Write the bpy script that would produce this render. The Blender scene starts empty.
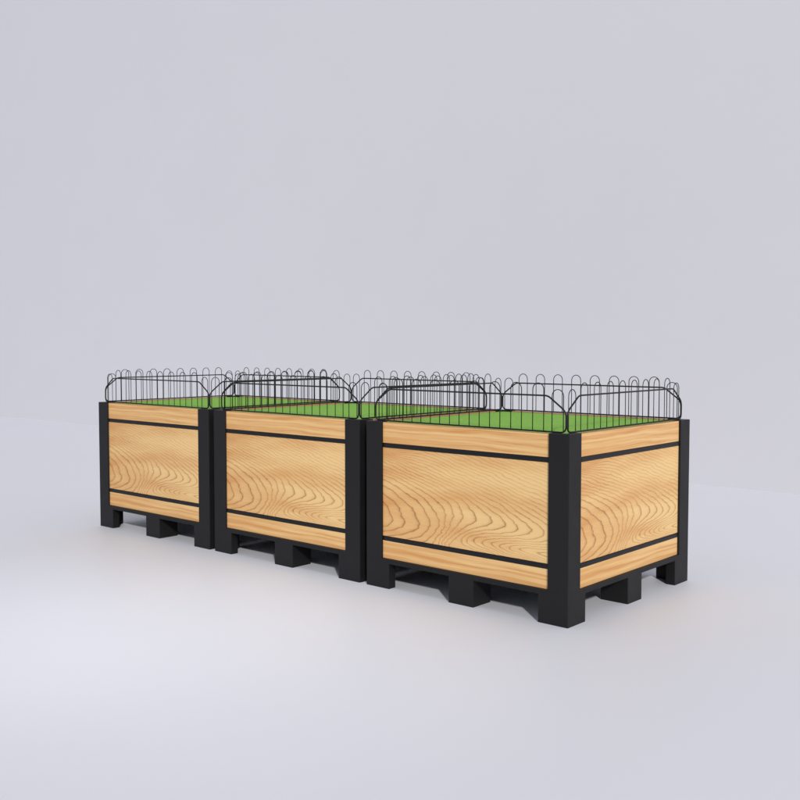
import bpy, bmesh, math
from mathutils import Vector, Matrix

S = 0.8                      # crate height in metres; all numbers below are in crate heights
L, D, GAP = 1.4273, 1.3957, 0.0513
scene = bpy.context.scene
col = scene.collection

# ------------------------------------------------------------------ materials
class N:
    """tiny expression wrapper around shader math nodes"""
    def __init__(s, nt, sock): s.nt, s.s = nt, sock
    def op(s, o, b=None, c=None):
        n = s.nt.nodes.new('ShaderNodeMath'); n.operation = o
        for i, v in enumerate((s, b, c)):
            if v is None: continue
            if isinstance(v, N): s.nt.links.new(v.s, n.inputs[i])
            else: n.inputs[i].default_value = v
        return N(s.nt, n.outputs[0])
    def __add__(s, b): return s.op('ADD', b)
    __radd__ = __add__
    def __sub__(s, b): return s.op('SUBTRACT', b)
    def __rsub__(s, b): return (s * -1.0) + b
    def __mul__(s, b): return s.op('MULTIPLY', b)
    __rmul__ = __mul__
    def __truediv__(s, b): return s.op('DIVIDE', b)
    def __neg__(s): return s * -1.0
    def exp(s): return s.op('EXPONENT')
    def abs(s): return s.op('ABSOLUTE')
    def max(s, b): return s.op('MAXIMUM', b)
    def min(s, b): return s.op('MINIMUM', b)
    def pow(s, b): return s.op('POWER', b)
    def sqrt(s): return s.op('SQRT')
    def tanh(s): return s.op('TANH')
    def fract(s): return s.op('FRACT')

def new_mat(name):
    m = bpy.data.materials.new(name); m.use_nodes = True
    nt = m.node_tree
    return m, nt, nt.nodes['Principled BSDF']

def noise(nt, x, y, scale=1.0, detail=2.0, rough=0.5, z=0.0):
    cb = nt.nodes.new('ShaderNodeCombineXYZ')
    for i, v in enumerate((x, y)):
        nt.links.new(v.s, cb.inputs[i])
    cb.inputs[2].default_value = z
    n = nt.nodes.new('ShaderNodeTexNoise'); n.inputs['Scale'].default_value = scale
    n.inputs['Detail'].default_value = detail; n.inputs['Roughness'].default_value = rough
    nt.links.new(cb.outputs[0], n.inputs['Vector'])
    return N(nt, n.outputs['Fac'])

def mixc(nt, fac, a, b):
    n = nt.nodes.new('ShaderNodeMix'); n.data_type = 'RGBA'
    nt.links.new(fac.s, n.inputs[0])
    for i, v in ((6, a), (7, b)):
        if isinstance(v, tuple): n.inputs[i].default_value = (*v, 1)
        else: nt.links.new(v, n.inputs[i])
    return n.outputs[2]

def uv_xy(nt):
    t = nt.nodes.new('ShaderNodeUVMap'); t.uv_map = 'UVMap'
    sp = nt.nodes.new('ShaderNodeSeparateXYZ'); nt.links.new(t.outputs[0], sp.inputs[0])
    return N(nt, sp.outputs[0]), N(nt, sp.outputs[1])

WOOD_PALE = (0.790, 0.535, 0.240)
WOOD_MID = (0.615, 0.300, 0.100)
WOOD_DARK = (0.275, 0.085, 0.018)

def finish_wood(nt, bs, colour, height, bump=0.12):
    nt.links.new(colour, bs.inputs['Base Color'])
    bs.inputs['Roughness'].default_value = 0.5
    bs.inputs['Specular IOR Level'].default_value = 0.3
    b = nt.nodes.new('ShaderNodeBump'); b.inputs['Strength'].default_value = bump
    b.inputs['Distance'].default_value = 0.001
    nt.links.new(height.s, b.inputs['Height']); nt.links.new(b.outputs[0], bs.inputs['Normal'])

def crown_cut_wood():
    """flat-sawn board: nested tongues of growth rings, one saddle, fine lines above"""
    m, nt, bs = new_mat('crown_cut_wood')
    u0, v0 = uv_xy(nt)
    u = u0 + (noise(nt, u0 * 6, v0 * 5, z=1.3) - 0.5) * 0.07 + (noise(nt, u0 * 20, v0 * 24, z=4.1, detail=5, rough=.6) - 0.5) * 0.030
    v = v0 + (noise(nt, u0 * 5, v0 * 5, z=7.7) - 0.5) * 0.07 + (noise(nt, u0 * 18, v0 * 22, z=9.2, detail=5, rough=.6) - 0.5) * 0.024
    def G(cu, cv, su, sv, rot=0.0):
        c, s = math.cos(rot), math.sin(rot)
        a, b = u - cu, v - cv
        x = (a * c + b * s) / su; y = (b * c - a * s) / sv
        return (-(x * x + y * y)).exp()
    sm = lambda x, k: ((x * x + k * k).sqrt() + x) * 0.5
    dv = v - 0.26
    hv = sm(dv, .06) * 9.0 + sm(dv - .40 + u * .40, .06) * 22.0 + sm(-dv, .06) * 14.0 - 1.0
    hu = (u + .02).abs() * 12.0
    p = 1.35
    r = (hu.pow(p) + hv.max(0.0).pow(p)).pow(1 / p)
    near = (v - .1) / .28
    st = ((u - .52) / .08).tanh() * 0.5 + 0.5               # a second figure opens to the right of the saddle
    rv = (v - .06 + u * .05 - .08) / .10; ru = (u - .9) / .2
    f = (r + ((u - .41 - (v - .2) * .1) / .06).tanh() * (-(near * near)).exp() * 1.3
         + G(.44, .02, .07, .1) * 1.6 + u * 62.0 * G(0, 1.02, .13, .10)
         + st * (-(rv * rv)).exp() * ((-(ru * ru)).exp() * 0.5 + 1.0) * 3.2
         - st * sm(-(v - .06), .03) * 26.0)
    fr = f.fract()
    late = ((fr - 1.0) / 0.10).exp() + (fr * -26.0).exp() * 0.6          # sharp late-wood edge, soft fade behind
    strength = (noise(nt, u0 * 3, v0 * 2.5, z=2.2) - 0.5) * 1.3 + 0.98 - (v0 - 0.45).max(0.0) * 0.75 * (u0 + 0.45) - (u0 * 0.15)
    feather = (noise(nt, u0 * 34, v0 * 60, z=5.5, detail=3) - 0.5) * 0.6 + 1.0
    line = (late * strength.max(0.40).min(1.0) * feather).max(0.0).min(1.0)
    tint = (noise(nt, u0 * 1.6, v0 * 4.5, z=3.0, detail=3) - 0.5) * 2.0 + 0.62 - u0 * 0.55
    fibre = noise(nt, u0 * 9, v0 * 130, z=8.0, detail=4, rough=.65)
    base = mixc(nt, (tint + (fibre - 0.5) * 0.9).max(0.0).min(1.0), WOOD_PALE, WOOD_MID)
    c = mixc(nt, line, base, WOOD_DARK)
    finish_wood(nt, bs, c, fibre - line * 0.6)
    return m

def straight_grain_wood():
    m, nt, bs = new_mat('straight_grain_wood')
    u, v = uv_xy(nt)
    w = v + (noise(nt, u * 2.2, v * 1.5, z=1.0) - 0.5) * 0.35
    a = noise(nt, u * 1.1, w * 6.0, z=3.3, detail=4, rough=.6)
    b = noise(nt, u * 3.0, w * 30.0, z=6.1, detail=4, rough=.65)
    fib = noise(nt, u * 12.0, w * 60.0, z=9.9, detail=3, rough=.6)
    tint = ((a - 0.5) * 2.8 + 0.66 - u * 0.25 + (b - 0.5) * 0.8 + (fib - 0.5) * 0.4).max(0.0).min(1.0)
    dark = ((b - 0.60) * 3.0 + (a - 0.50) * 1.6).max(0.0).min(0.38)
    c = mixc(nt, tint, WOOD_PALE, WOOD_MID)
    c = mixc(nt, dark, c, WOOD_DARK)
    finish_wood(nt, bs, c, fib, 0.08)
    return m

def black_metal(name, base, rough):
    m, nt, bs = new_mat(name)
    tc = nt.nodes.new('ShaderNodeTexCoord')
    n = nt.nodes.new('ShaderNodeTexNoise'); n.inputs['Scale'].default_value = 9; n.inputs['Detail'].default_value = 5
    nt.links.new(tc.outputs['Object'], n.inputs['Vector'])
    g = nt.nodes.new('ShaderNodeTexNoise'); g.inputs['Scale'].default_value = 700; g.inputs['Detail'].default_value = 2
    nt.links.new(tc.outputs['Object'], g.inputs['Vector'])
    c = mixc(nt, N(nt, n.outputs['Fac']), tuple(x * .82 for x in base), tuple(x * 1.2 for x in base))
    nt.links.new(c, bs.inputs['Base Color'])
    rr = (N(nt, n.outputs['Fac']) - 0.5) * 0.2 + rough
    nt.links.new(rr.s, bs.inputs['Roughness'])
    b = nt.nodes.new('ShaderNodeBump'); b.inputs['Strength'].default_value = 0.12; b.inputs['Distance'].default_value = 0.0006
    nt.links.new(g.outputs['Fac'], b.inputs['Height']); nt.links.new(b.outputs[0], bs.inputs['Normal'])
    bs.inputs['Specular IOR Level'].default_value = 0.27
    return m

def turf_mat():
    m, nt, bs = new_mat('green_turf')
    tc = nt.nodes.new('ShaderNodeTexCoord')
    def nz(sc, det):
        n = nt.nodes.new('ShaderNodeTexNoise'); n.inputs['Scale'].default_value = sc; n.inputs['Detail'].default_value = det
        nt.links.new(tc.outputs['Object'], n.inputs['Vector']); return N(nt, n.outputs['Fac'])
    fine, broad = nz(150, 4), nz(14, 3)
    k = ((fine - 0.5) * 2.6 + (broad - 0.5) * 0.35 + 0.5).max(0.0).min(1.0)
    c = mixc(nt, k, (0.160, 0.375, 0.045), (0.320, 0.580, 0.120))
    nt.links.new(c, bs.inputs['Base Color'])
    bs.inputs['Roughness'].default_value = 0.9; bs.inputs['Specular IOR Level'].default_value = 0.1
    b = nt.nodes.new('ShaderNodeBump'); b.inputs['Strength'].default_value = 0.5; b.inputs['Distance'].default_value = 0.004
    nt.links.new(fine.s, b.inputs['Height']); nt.links.new(b.outputs[0], bs.inputs['Normal'])
    return m

def studio_mat(name, base, rough, spec):
    m, nt, bs = new_mat(name)
    tc = nt.nodes.new('ShaderNodeTexCoord')
    n = nt.nodes.new('ShaderNodeTexNoise'); n.inputs['Scale'].default_value = 1.1; n.inputs['Detail'].default_value = 6
    nt.links.new(tc.outputs['Object'], n.inputs['Vector'])
    c = mixc(nt, N(nt, n.outputs['Fac']), tuple(x * .985 for x in base), tuple(min(x * 1.015, .95) for x in base))
    nt.links.new(c, bs.inputs['Base Color'])
    bs.inputs['Roughness'].default_value = rough; bs.inputs['Specular IOR Level'].default_value = spec
    return m

def edge_mat():
    m, nt, bs = new_mat('rim_wood')
    tc = nt.nodes.new('ShaderNodeTexCoord')
    n = nt.nodes.new('ShaderNodeTexNoise'); n.inputs['Scale'].default_value = 60; n.inputs['Detail'].default_value = 4
    nt.links.new(tc.outputs['Object'], n.inputs['Vector'])
    nt.links.new(mixc(nt, N(nt, n.outputs['Fac']), (0.33, 0.150, 0.070), (0.48, 0.245, 0.130)), bs.inputs['Base Color'])
    bs.inputs['Roughness'].default_value = 0.7
    return m

M_EDGE = edge_mat()
M_PANEL = crown_cut_wood()
M_BOARD = straight_grain_wood()
M_FRAME = black_metal('black_powder_coat', (0.0085, 0.0085, 0.0094), 0.52)
M_STRIP = black_metal('dark_strip_metal', (0.0068, 0.0074, 0.0098), 0.42)
M_BLOCK = black_metal('dark_block_core', (0.010, 0.010, 0.011), 0.8)  # near-black, for the added core behind the boards
M_WIRE = black_metal('black_wire', (0.012, 0.012, 0.013), 0.42)
M_TURF = turf_mat()
M_FLOOR = studio_mat('studio_floor_paint', (0.745, 0.756, 0.805), 0.5, 0.3)
M_WALL = studio_mat('studio_wall_paint', (0.640, 0.641, 0.676), 0.9, 0.0)

# ------------------------------------------------------------------ geometry helpers
def link(name, bm, mat, parent=None, smooth=False):
    me = bpy.data.meshes.new(name)
    for v in bm.verts: v.co *= S
    bm.normal_update(); bm.to_mesh(me); bm.free()
    me.materials.append(mat)
    if smooth:
        for p in me.polygons: p.use_smooth = True
    o = bpy.data.objects.new(name, me); col.objects.link(o); o.parent = parent
    return o

def prism(pts, z0, z1, bevel=0.004, upright_only=False):
    """extrude a counter-clockwise outline"""
    bm = bmesh.new()
    lo = [bm.verts.new((x, y, z0)) for x, y in pts]; hi = [bm.verts.new((x, y, z1)) for x, y in pts]
    bm.faces.new(lo[::-1]); bm.faces.new(hi)
    n = len(pts)
    for i in range(n):
        j = (i + 1) % n
        bm.faces.new((lo[i], lo[j], hi[j], hi[i]))
    if bevel:
        bmesh.ops.bevel(bm, geom=[e for e in bm.edges if not upright_only or abs(e.verts[0].co.z - e.verts[1].co.z) > 1e-6], offset=bevel, segments=2, affect='EDGES', profile=0.5)
    return bm

def rect(x0, x1, y0, y1): return [(x0, y0), (x1, y0), (x1, y1), (x0, y1)]

def side_box(side, a0, a1, z0, z1, out, thick, bevel=0.002):
    """a board on one of the four sides; a runs left to right as seen from outside; out = inset of the outer face"""
    if side == 'front': r = rect(a0, a1, out, out + thick)
    elif side == 'right': r = rect(L - out - thick, L - out, a0, a1)
    elif side == 'back': r = rect(L - a1, L - a0, D - out - thick, D - out)
    else: r = rect(out, out + thick, D - a1, D - a0)
    return prism(r, z0, z1, bevel)

def along(side, co):
    return {'front': co.x, 'right': co.y, 'back': L - co.x, 'left': D - co.y}[side]

def board_uv(bm, side, a0, a1, z0, z1, dv=0.0):
    uv = bm.loops.layers.uv.new('UVMap')
    for f in bm.faces:
        for lp in f.loops:
            c = lp.vert.co
            lp[uv].uv = ((along(side, c) - a0) / (a1 - a0), (c.z - z0) / (z1 - z0) + dv)

def tube(path, r, closed, segs=8):
    bm = bmesh.new(); n = len(path); rings = []
    nrm = (path[1] - path[0]).cross(path[2] - path[1])
    for i in range(2, n - 1):
        if nrm.length > 1e-9: break
        nrm = (path[i] - path[i - 1]).cross(path[i + 1] - path[i])
    nrm.normalize()                                    # the path lies in one plane
    for i in range(n):
        a = path[i - 1] if (i or closed) else path[0]
        b = path[(i + 1) % n] if (i < n - 1 or closed) else path[-1]
        t = (b - a).normalized(); s = t.cross(nrm)
        rings.append([bm.verts.new(path[i] + r * (math.cos(q) * nrm + math.sin(q) * s))
                      for q in (2 * math.pi * k / segs for k in range(segs))])
    for i in range(n if closed else n - 1):
        A, B = rings[i], rings[(i + 1) % n]
        for k in range(segs):
            bm.faces.new((A[k], B[k], B[(k + 1) % segs], A[(k + 1) % segs]))
    if not closed:
        bm.faces.new(rings[0]); bm.faces.new(rings[-1][::-1])
    bmesh.ops.recalc_face_normals(bm, faces=bm.faces)
    return bm

def fillet(pts, rad, steps=7):
    """round the corners of a closed 2-D outline"""
    out = []; n = len(pts)
    for i in range(n):
        p, a, b = Vector(pts[i]), Vector(pts[i - 1]), Vector(pts[(i + 1) % n])
        r = rad[i]
        d1, d2 = (a - p).normalized(), (b - p).normalized()
        s, e = p + d1 * r, p + d2 * r
        for k in range(steps + 1):
            t = k / steps
            out.append(s * (1 - t) ** 2 + p * 2 * t * (1 - t) + e * t * t)
    return out

# ------------------------------------------------------------------ one crate
PI_ = 0.003            # posts stand this far inside the feet
PW, PT = 0.128, 0.052  # post arm width, thickness
SIDES = ('front', 'right', 'back', 'left')
span = {'front': L, 'back': L, 'right': D, 'left': D}

def ell(cx, cy, w, wy, t, inset):
    """L outline in the corner (cx, cy in 0/1)"""
    p = [(inset, inset), (w, inset), (w, inset + t), (inset + t, inset + t), (inset + t, wy), (inset, wy)]
    q = [((L - x) if cx else x, (D - y) if cy else y) for x, y in p]
    return q[::-1] if (cx + cy) == 1 else q

def make_crate():
    root = bpy.data.objects.new('display_crate', None); col.objects.link(root)
    root.empty_display_size = 0.2
    for cx in (0, 1):
        for cy in (0, 1):
            link('corner_post', prism(ell(cx, cy, PW, PW - .003, PT, PI_), 0.1792, 1.0, .003, True), M_FRAME, root)
            link('foot', prism(ell(cx, cy, .186, .178, .06, 0.003), 0.0, 0.1515, .003, True), M_FRAME, root)
    ring = prism(rect(.003, L - .003, .003, D - .003), 0.1515, 0.1790, .003, True)
    link('base_deck', ring, M_FRAME, root)
    mx, my = .728, .716
    for r in (rect(mx - .087, mx + .087, .003, .168), rect(mx - .087, mx + .087, D - .168, D - .003),
              rect(L - .177, L - .003, my - .081, my + .081), rect(.003, .177, my - .081, my + .081),
              rect(mx - .087, mx + .087, my - .081, my + .081)):
        link('foot', prism(r, 0.0, 0.1515, .003, True), M_FRAME, root)
    # four clad sides
    e0 = PW + .0015
    for sd in SIDES:
        W = span[sd]; a0, a1 = e0 - .004, W - e0 + .004
        for nm, z0, z1, mt, dv in (('top_board', .873, .997, M_BOARD, 0.0), ('main_panel', .314, .846, M_PANEL, 0.0),
                                   ('bottom_board', .1795, .2865, M_BOARD, 3.4)):
            bm = side_box(sd, a0, a1, z0, z1, .016, .030)
            board_uv(bm, sd, a0, a1, z0, z1, dv)
            ob = link(nm, bm, mt, root)
            if nm == 'top_board':                      # darker reddish wood on the rim's top and inner faces
                ob.data.materials.append(M_EDGE)
                for pl_ in ob.data.polygons:
                    if pl_.normal.z > .3 or (pl_.normal.z > -.3 and abs(pl_.center.z / S - .935) < .06 and pl_.normal.dot({'front': Vector((0, 1, 0)), 'right': Vector((-1, 0, 0)), 'back': Vector((0, -1, 0)), 'left': Vector((1, 0, 0))}[sd]) > .7): pl_.material_index = 1
        for z0, z1 in ((.8475, .8715), (.288, .3125)):
            link('metal_strip', side_box(sd, a0 + .012, a1 - .004, z0, z1, .011, .018, .004), M_STRIP, root)
    bm = prism(rect(.0475, L - .0475, .0475, D - .0475), .1795, .984, 0)  # added core: blocks light through the board gaps, so they look black
    bm.faces.ensure_lookup_table()
    link('light_block_core', bm, M_BLOCK, root)
    # turf sheet, notched round the posts' arms
    k = PT + PI_ + .001; j = PW + .001; q = .0465
    pts = [(j, q), (L - j, q), (L - j, k), (L - k, k), (L - k, j), (L - q, j), (L - q, D - j), (L - k, D - j), (L - k, D - k),
           (L - j, D - k), (L - j, D - q), (j, D - q), (j, D - k), (k, D - k), (k, D - j), (q, D - j), (q, j), (k, j), (k, k), (j, k)]
    link('turf_top', prism(pts, .9845, .9905, 0), M_TURF, root)
    # wire guards
    ins, R, r = .041, .0046, .0025
    for sd in SIDES:
        W = span[sd]
        def P(a, z, o=0.0):
            d = ins + o
            if sd == 'front': return Vector((a, d, z))
            if sd == 'right': return Vector((L - d, a, z))
            if sd == 'back': return Vector((L - a, D - d, z))
            return Vector((d, D - a, z))
        s0, s1, zb, zt, zc = ins + R * 1.05, W - ins - R * 1.05, 1.0 + R, 1.1925, 1.112
        out = [(s0, zb), (s1, zb), (s1, zc), (s1 - .112, zt), (s0 + .112, zt), (s0, zc)]
        pl = fillet(out, [.034, .034, .032, .02, .02, .032])
        fence = link('wire_guard', tube([P(a, z) for a, z in pl], R, True, 10), M_WIRE, root, True)
        pitch = (W - 2 * .101) / 9.0 * 1.0
        cs = [.222 + (W - .444) * i / 7 for i in range(8)]
        cs = [.1015] + cs + [W - .1015]
        for i, c in enumerate(cs):
            h = 1.257 if 0 < i < 9 else 1.2255
            hw = .0345
            pa = [P(c - hw, zb + .001, R + r)]
            pa += [P(c - hw, 1.10, R + r)]
            for q_ in range(0, 13):
                an = math.pi * (1 - q_ / 12)
                pa.append(P(c + hw * math.cos(an), h - hw + hw * math.sin(an), R + r))
            pa += [P(c + hw, 1.10, R + r), P(c + hw, zb + .001, R + r)]
            link('wire_loop', tube(pa, r, False, 6), M_WIRE, fence, True)
    return root

def copy_tree(o, parent=None):
    c = o.copy(); col.objects.link(c); c.parent = parent
    for ch in list(o.children): copy_tree(ch, c)
    return c

proto = make_crate()
labels = ['wood-panelled black-framed crate nearest the viewer, its right end panel in full view',
          'middle wood-panelled black-framed crate standing between the two others, green turf top with wire guards',
          'farthest wood-panelled black-framed crate at the left end of the row, looking smallest']
for i, lb in enumerate(labels):
    o = proto if i == 0 else copy_tree(proto)
    o.location = (-i * (L + GAP) * S, 0, 0)
    o['label'] = lb; o['category'] = 'crate'; o['group'] = 'wooden display crates standing end to end in a row'

# ------------------------------------------------------------------ studio
WY = 5.45
bm = bmesh.new()
X0, X1 = -60.0, 45.0
prof = [(-16.0, 0.0), (WY, 0.0)]
rows = [[bm.verts.new((x, y, z)) for x in (X0, X1)] for y, z in prof]
for a, b in zip(rows, rows[1:]): bm.faces.new((a[0], a[1], b[1], b[0]))
fl = link('floor', bm, M_FLOOR, None, True); fl['kind'] = 'structure'
bm = bmesh.new()
prof = [(WY, 0.0), (WY, 14.0)]
rows = [[bm.verts.new((x, y, z)) for x in (X0, X1)] for y, z in prof]
for a, b in zip(rows, rows[1:]): bm.faces.new((a[0], a[1], b[1], b[0]))
wl = link('wall', bm, M_WALL, None, True); wl['kind'] = 'structure'

# ------------------------------------------------------------------ light
w = bpy.data.worlds.new('World'); scene.world = w; w.use_nodes = True
bg = w.node_tree.nodes['Background']
bg.inputs['Color'].default_value = (0.90, 0.94, 1.06, 1); bg.inputs['Strength'].default_value = 0.485

def lamp(name, kind, loc, target, power, colour, **kw):
    d = bpy.data.lights.new(name, kind); d.energy = power; d.color = colour
    for k_, v_ in kw.items(): setattr(d, k_, v_)
    o = bpy.data.objects.new(name, d); col.objects.link(o)
    o.location = Vector(loc) * S
    o.rotation_euler = (Vector(target) * S - o.location).to_track_quat('-Z', 'Y').to_euler()
    return o
tgt = Vector((-.7, .7, .3)); kd = Vector((.690, -.565, .452)).normalized()
lamp('key_lamp', 'AREA', tgt + kd * 300, tgt, 455000, (1.0, 0.968, 0.925), shape='DISK', size=12.0)
for px, py, pw in ((-.62, -1.28, 120), (.40, -1.36, 105)):
    lamp('pool_lamp', 'SPOT', (px, py, 6.0), (px, py, 0), pw, (0.98, 0.98, 1.0), spot_size=math.radians(38), spot_blend=1.0, shadow_soft_size=0.3)

# ------------------------------------------------------------------ camera
cd = bpy.data.cameras.new('camera'); cam = bpy.data.objects.new('camera', cd); col.objects.link(cam)
cam.location = Vector((4.08750558, -4.31265313, 1.45463161)) * S
fw = Vector((-0.66120626, 0.74843813, -0.05144563))
cam.rotation_euler = fw.to_track_quat('-Z', 'Y').to_euler()
cd.sensor_width = 36; cd.lens = 985.53 / 800 * 36; cd.shift_y = -4 / 800
cd.clip_start = 0.05; cd.clip_end = 200
scene.camera = cam
scene.view_settings.view_transform = 'Standard'; scene.view_settings.look = 'None'
scene.view_settings.exposure = 0; scene.view_settings.gamma = 1
scene.render.engine = 'CYCLES'
scene.cycles.max_bounces = 8
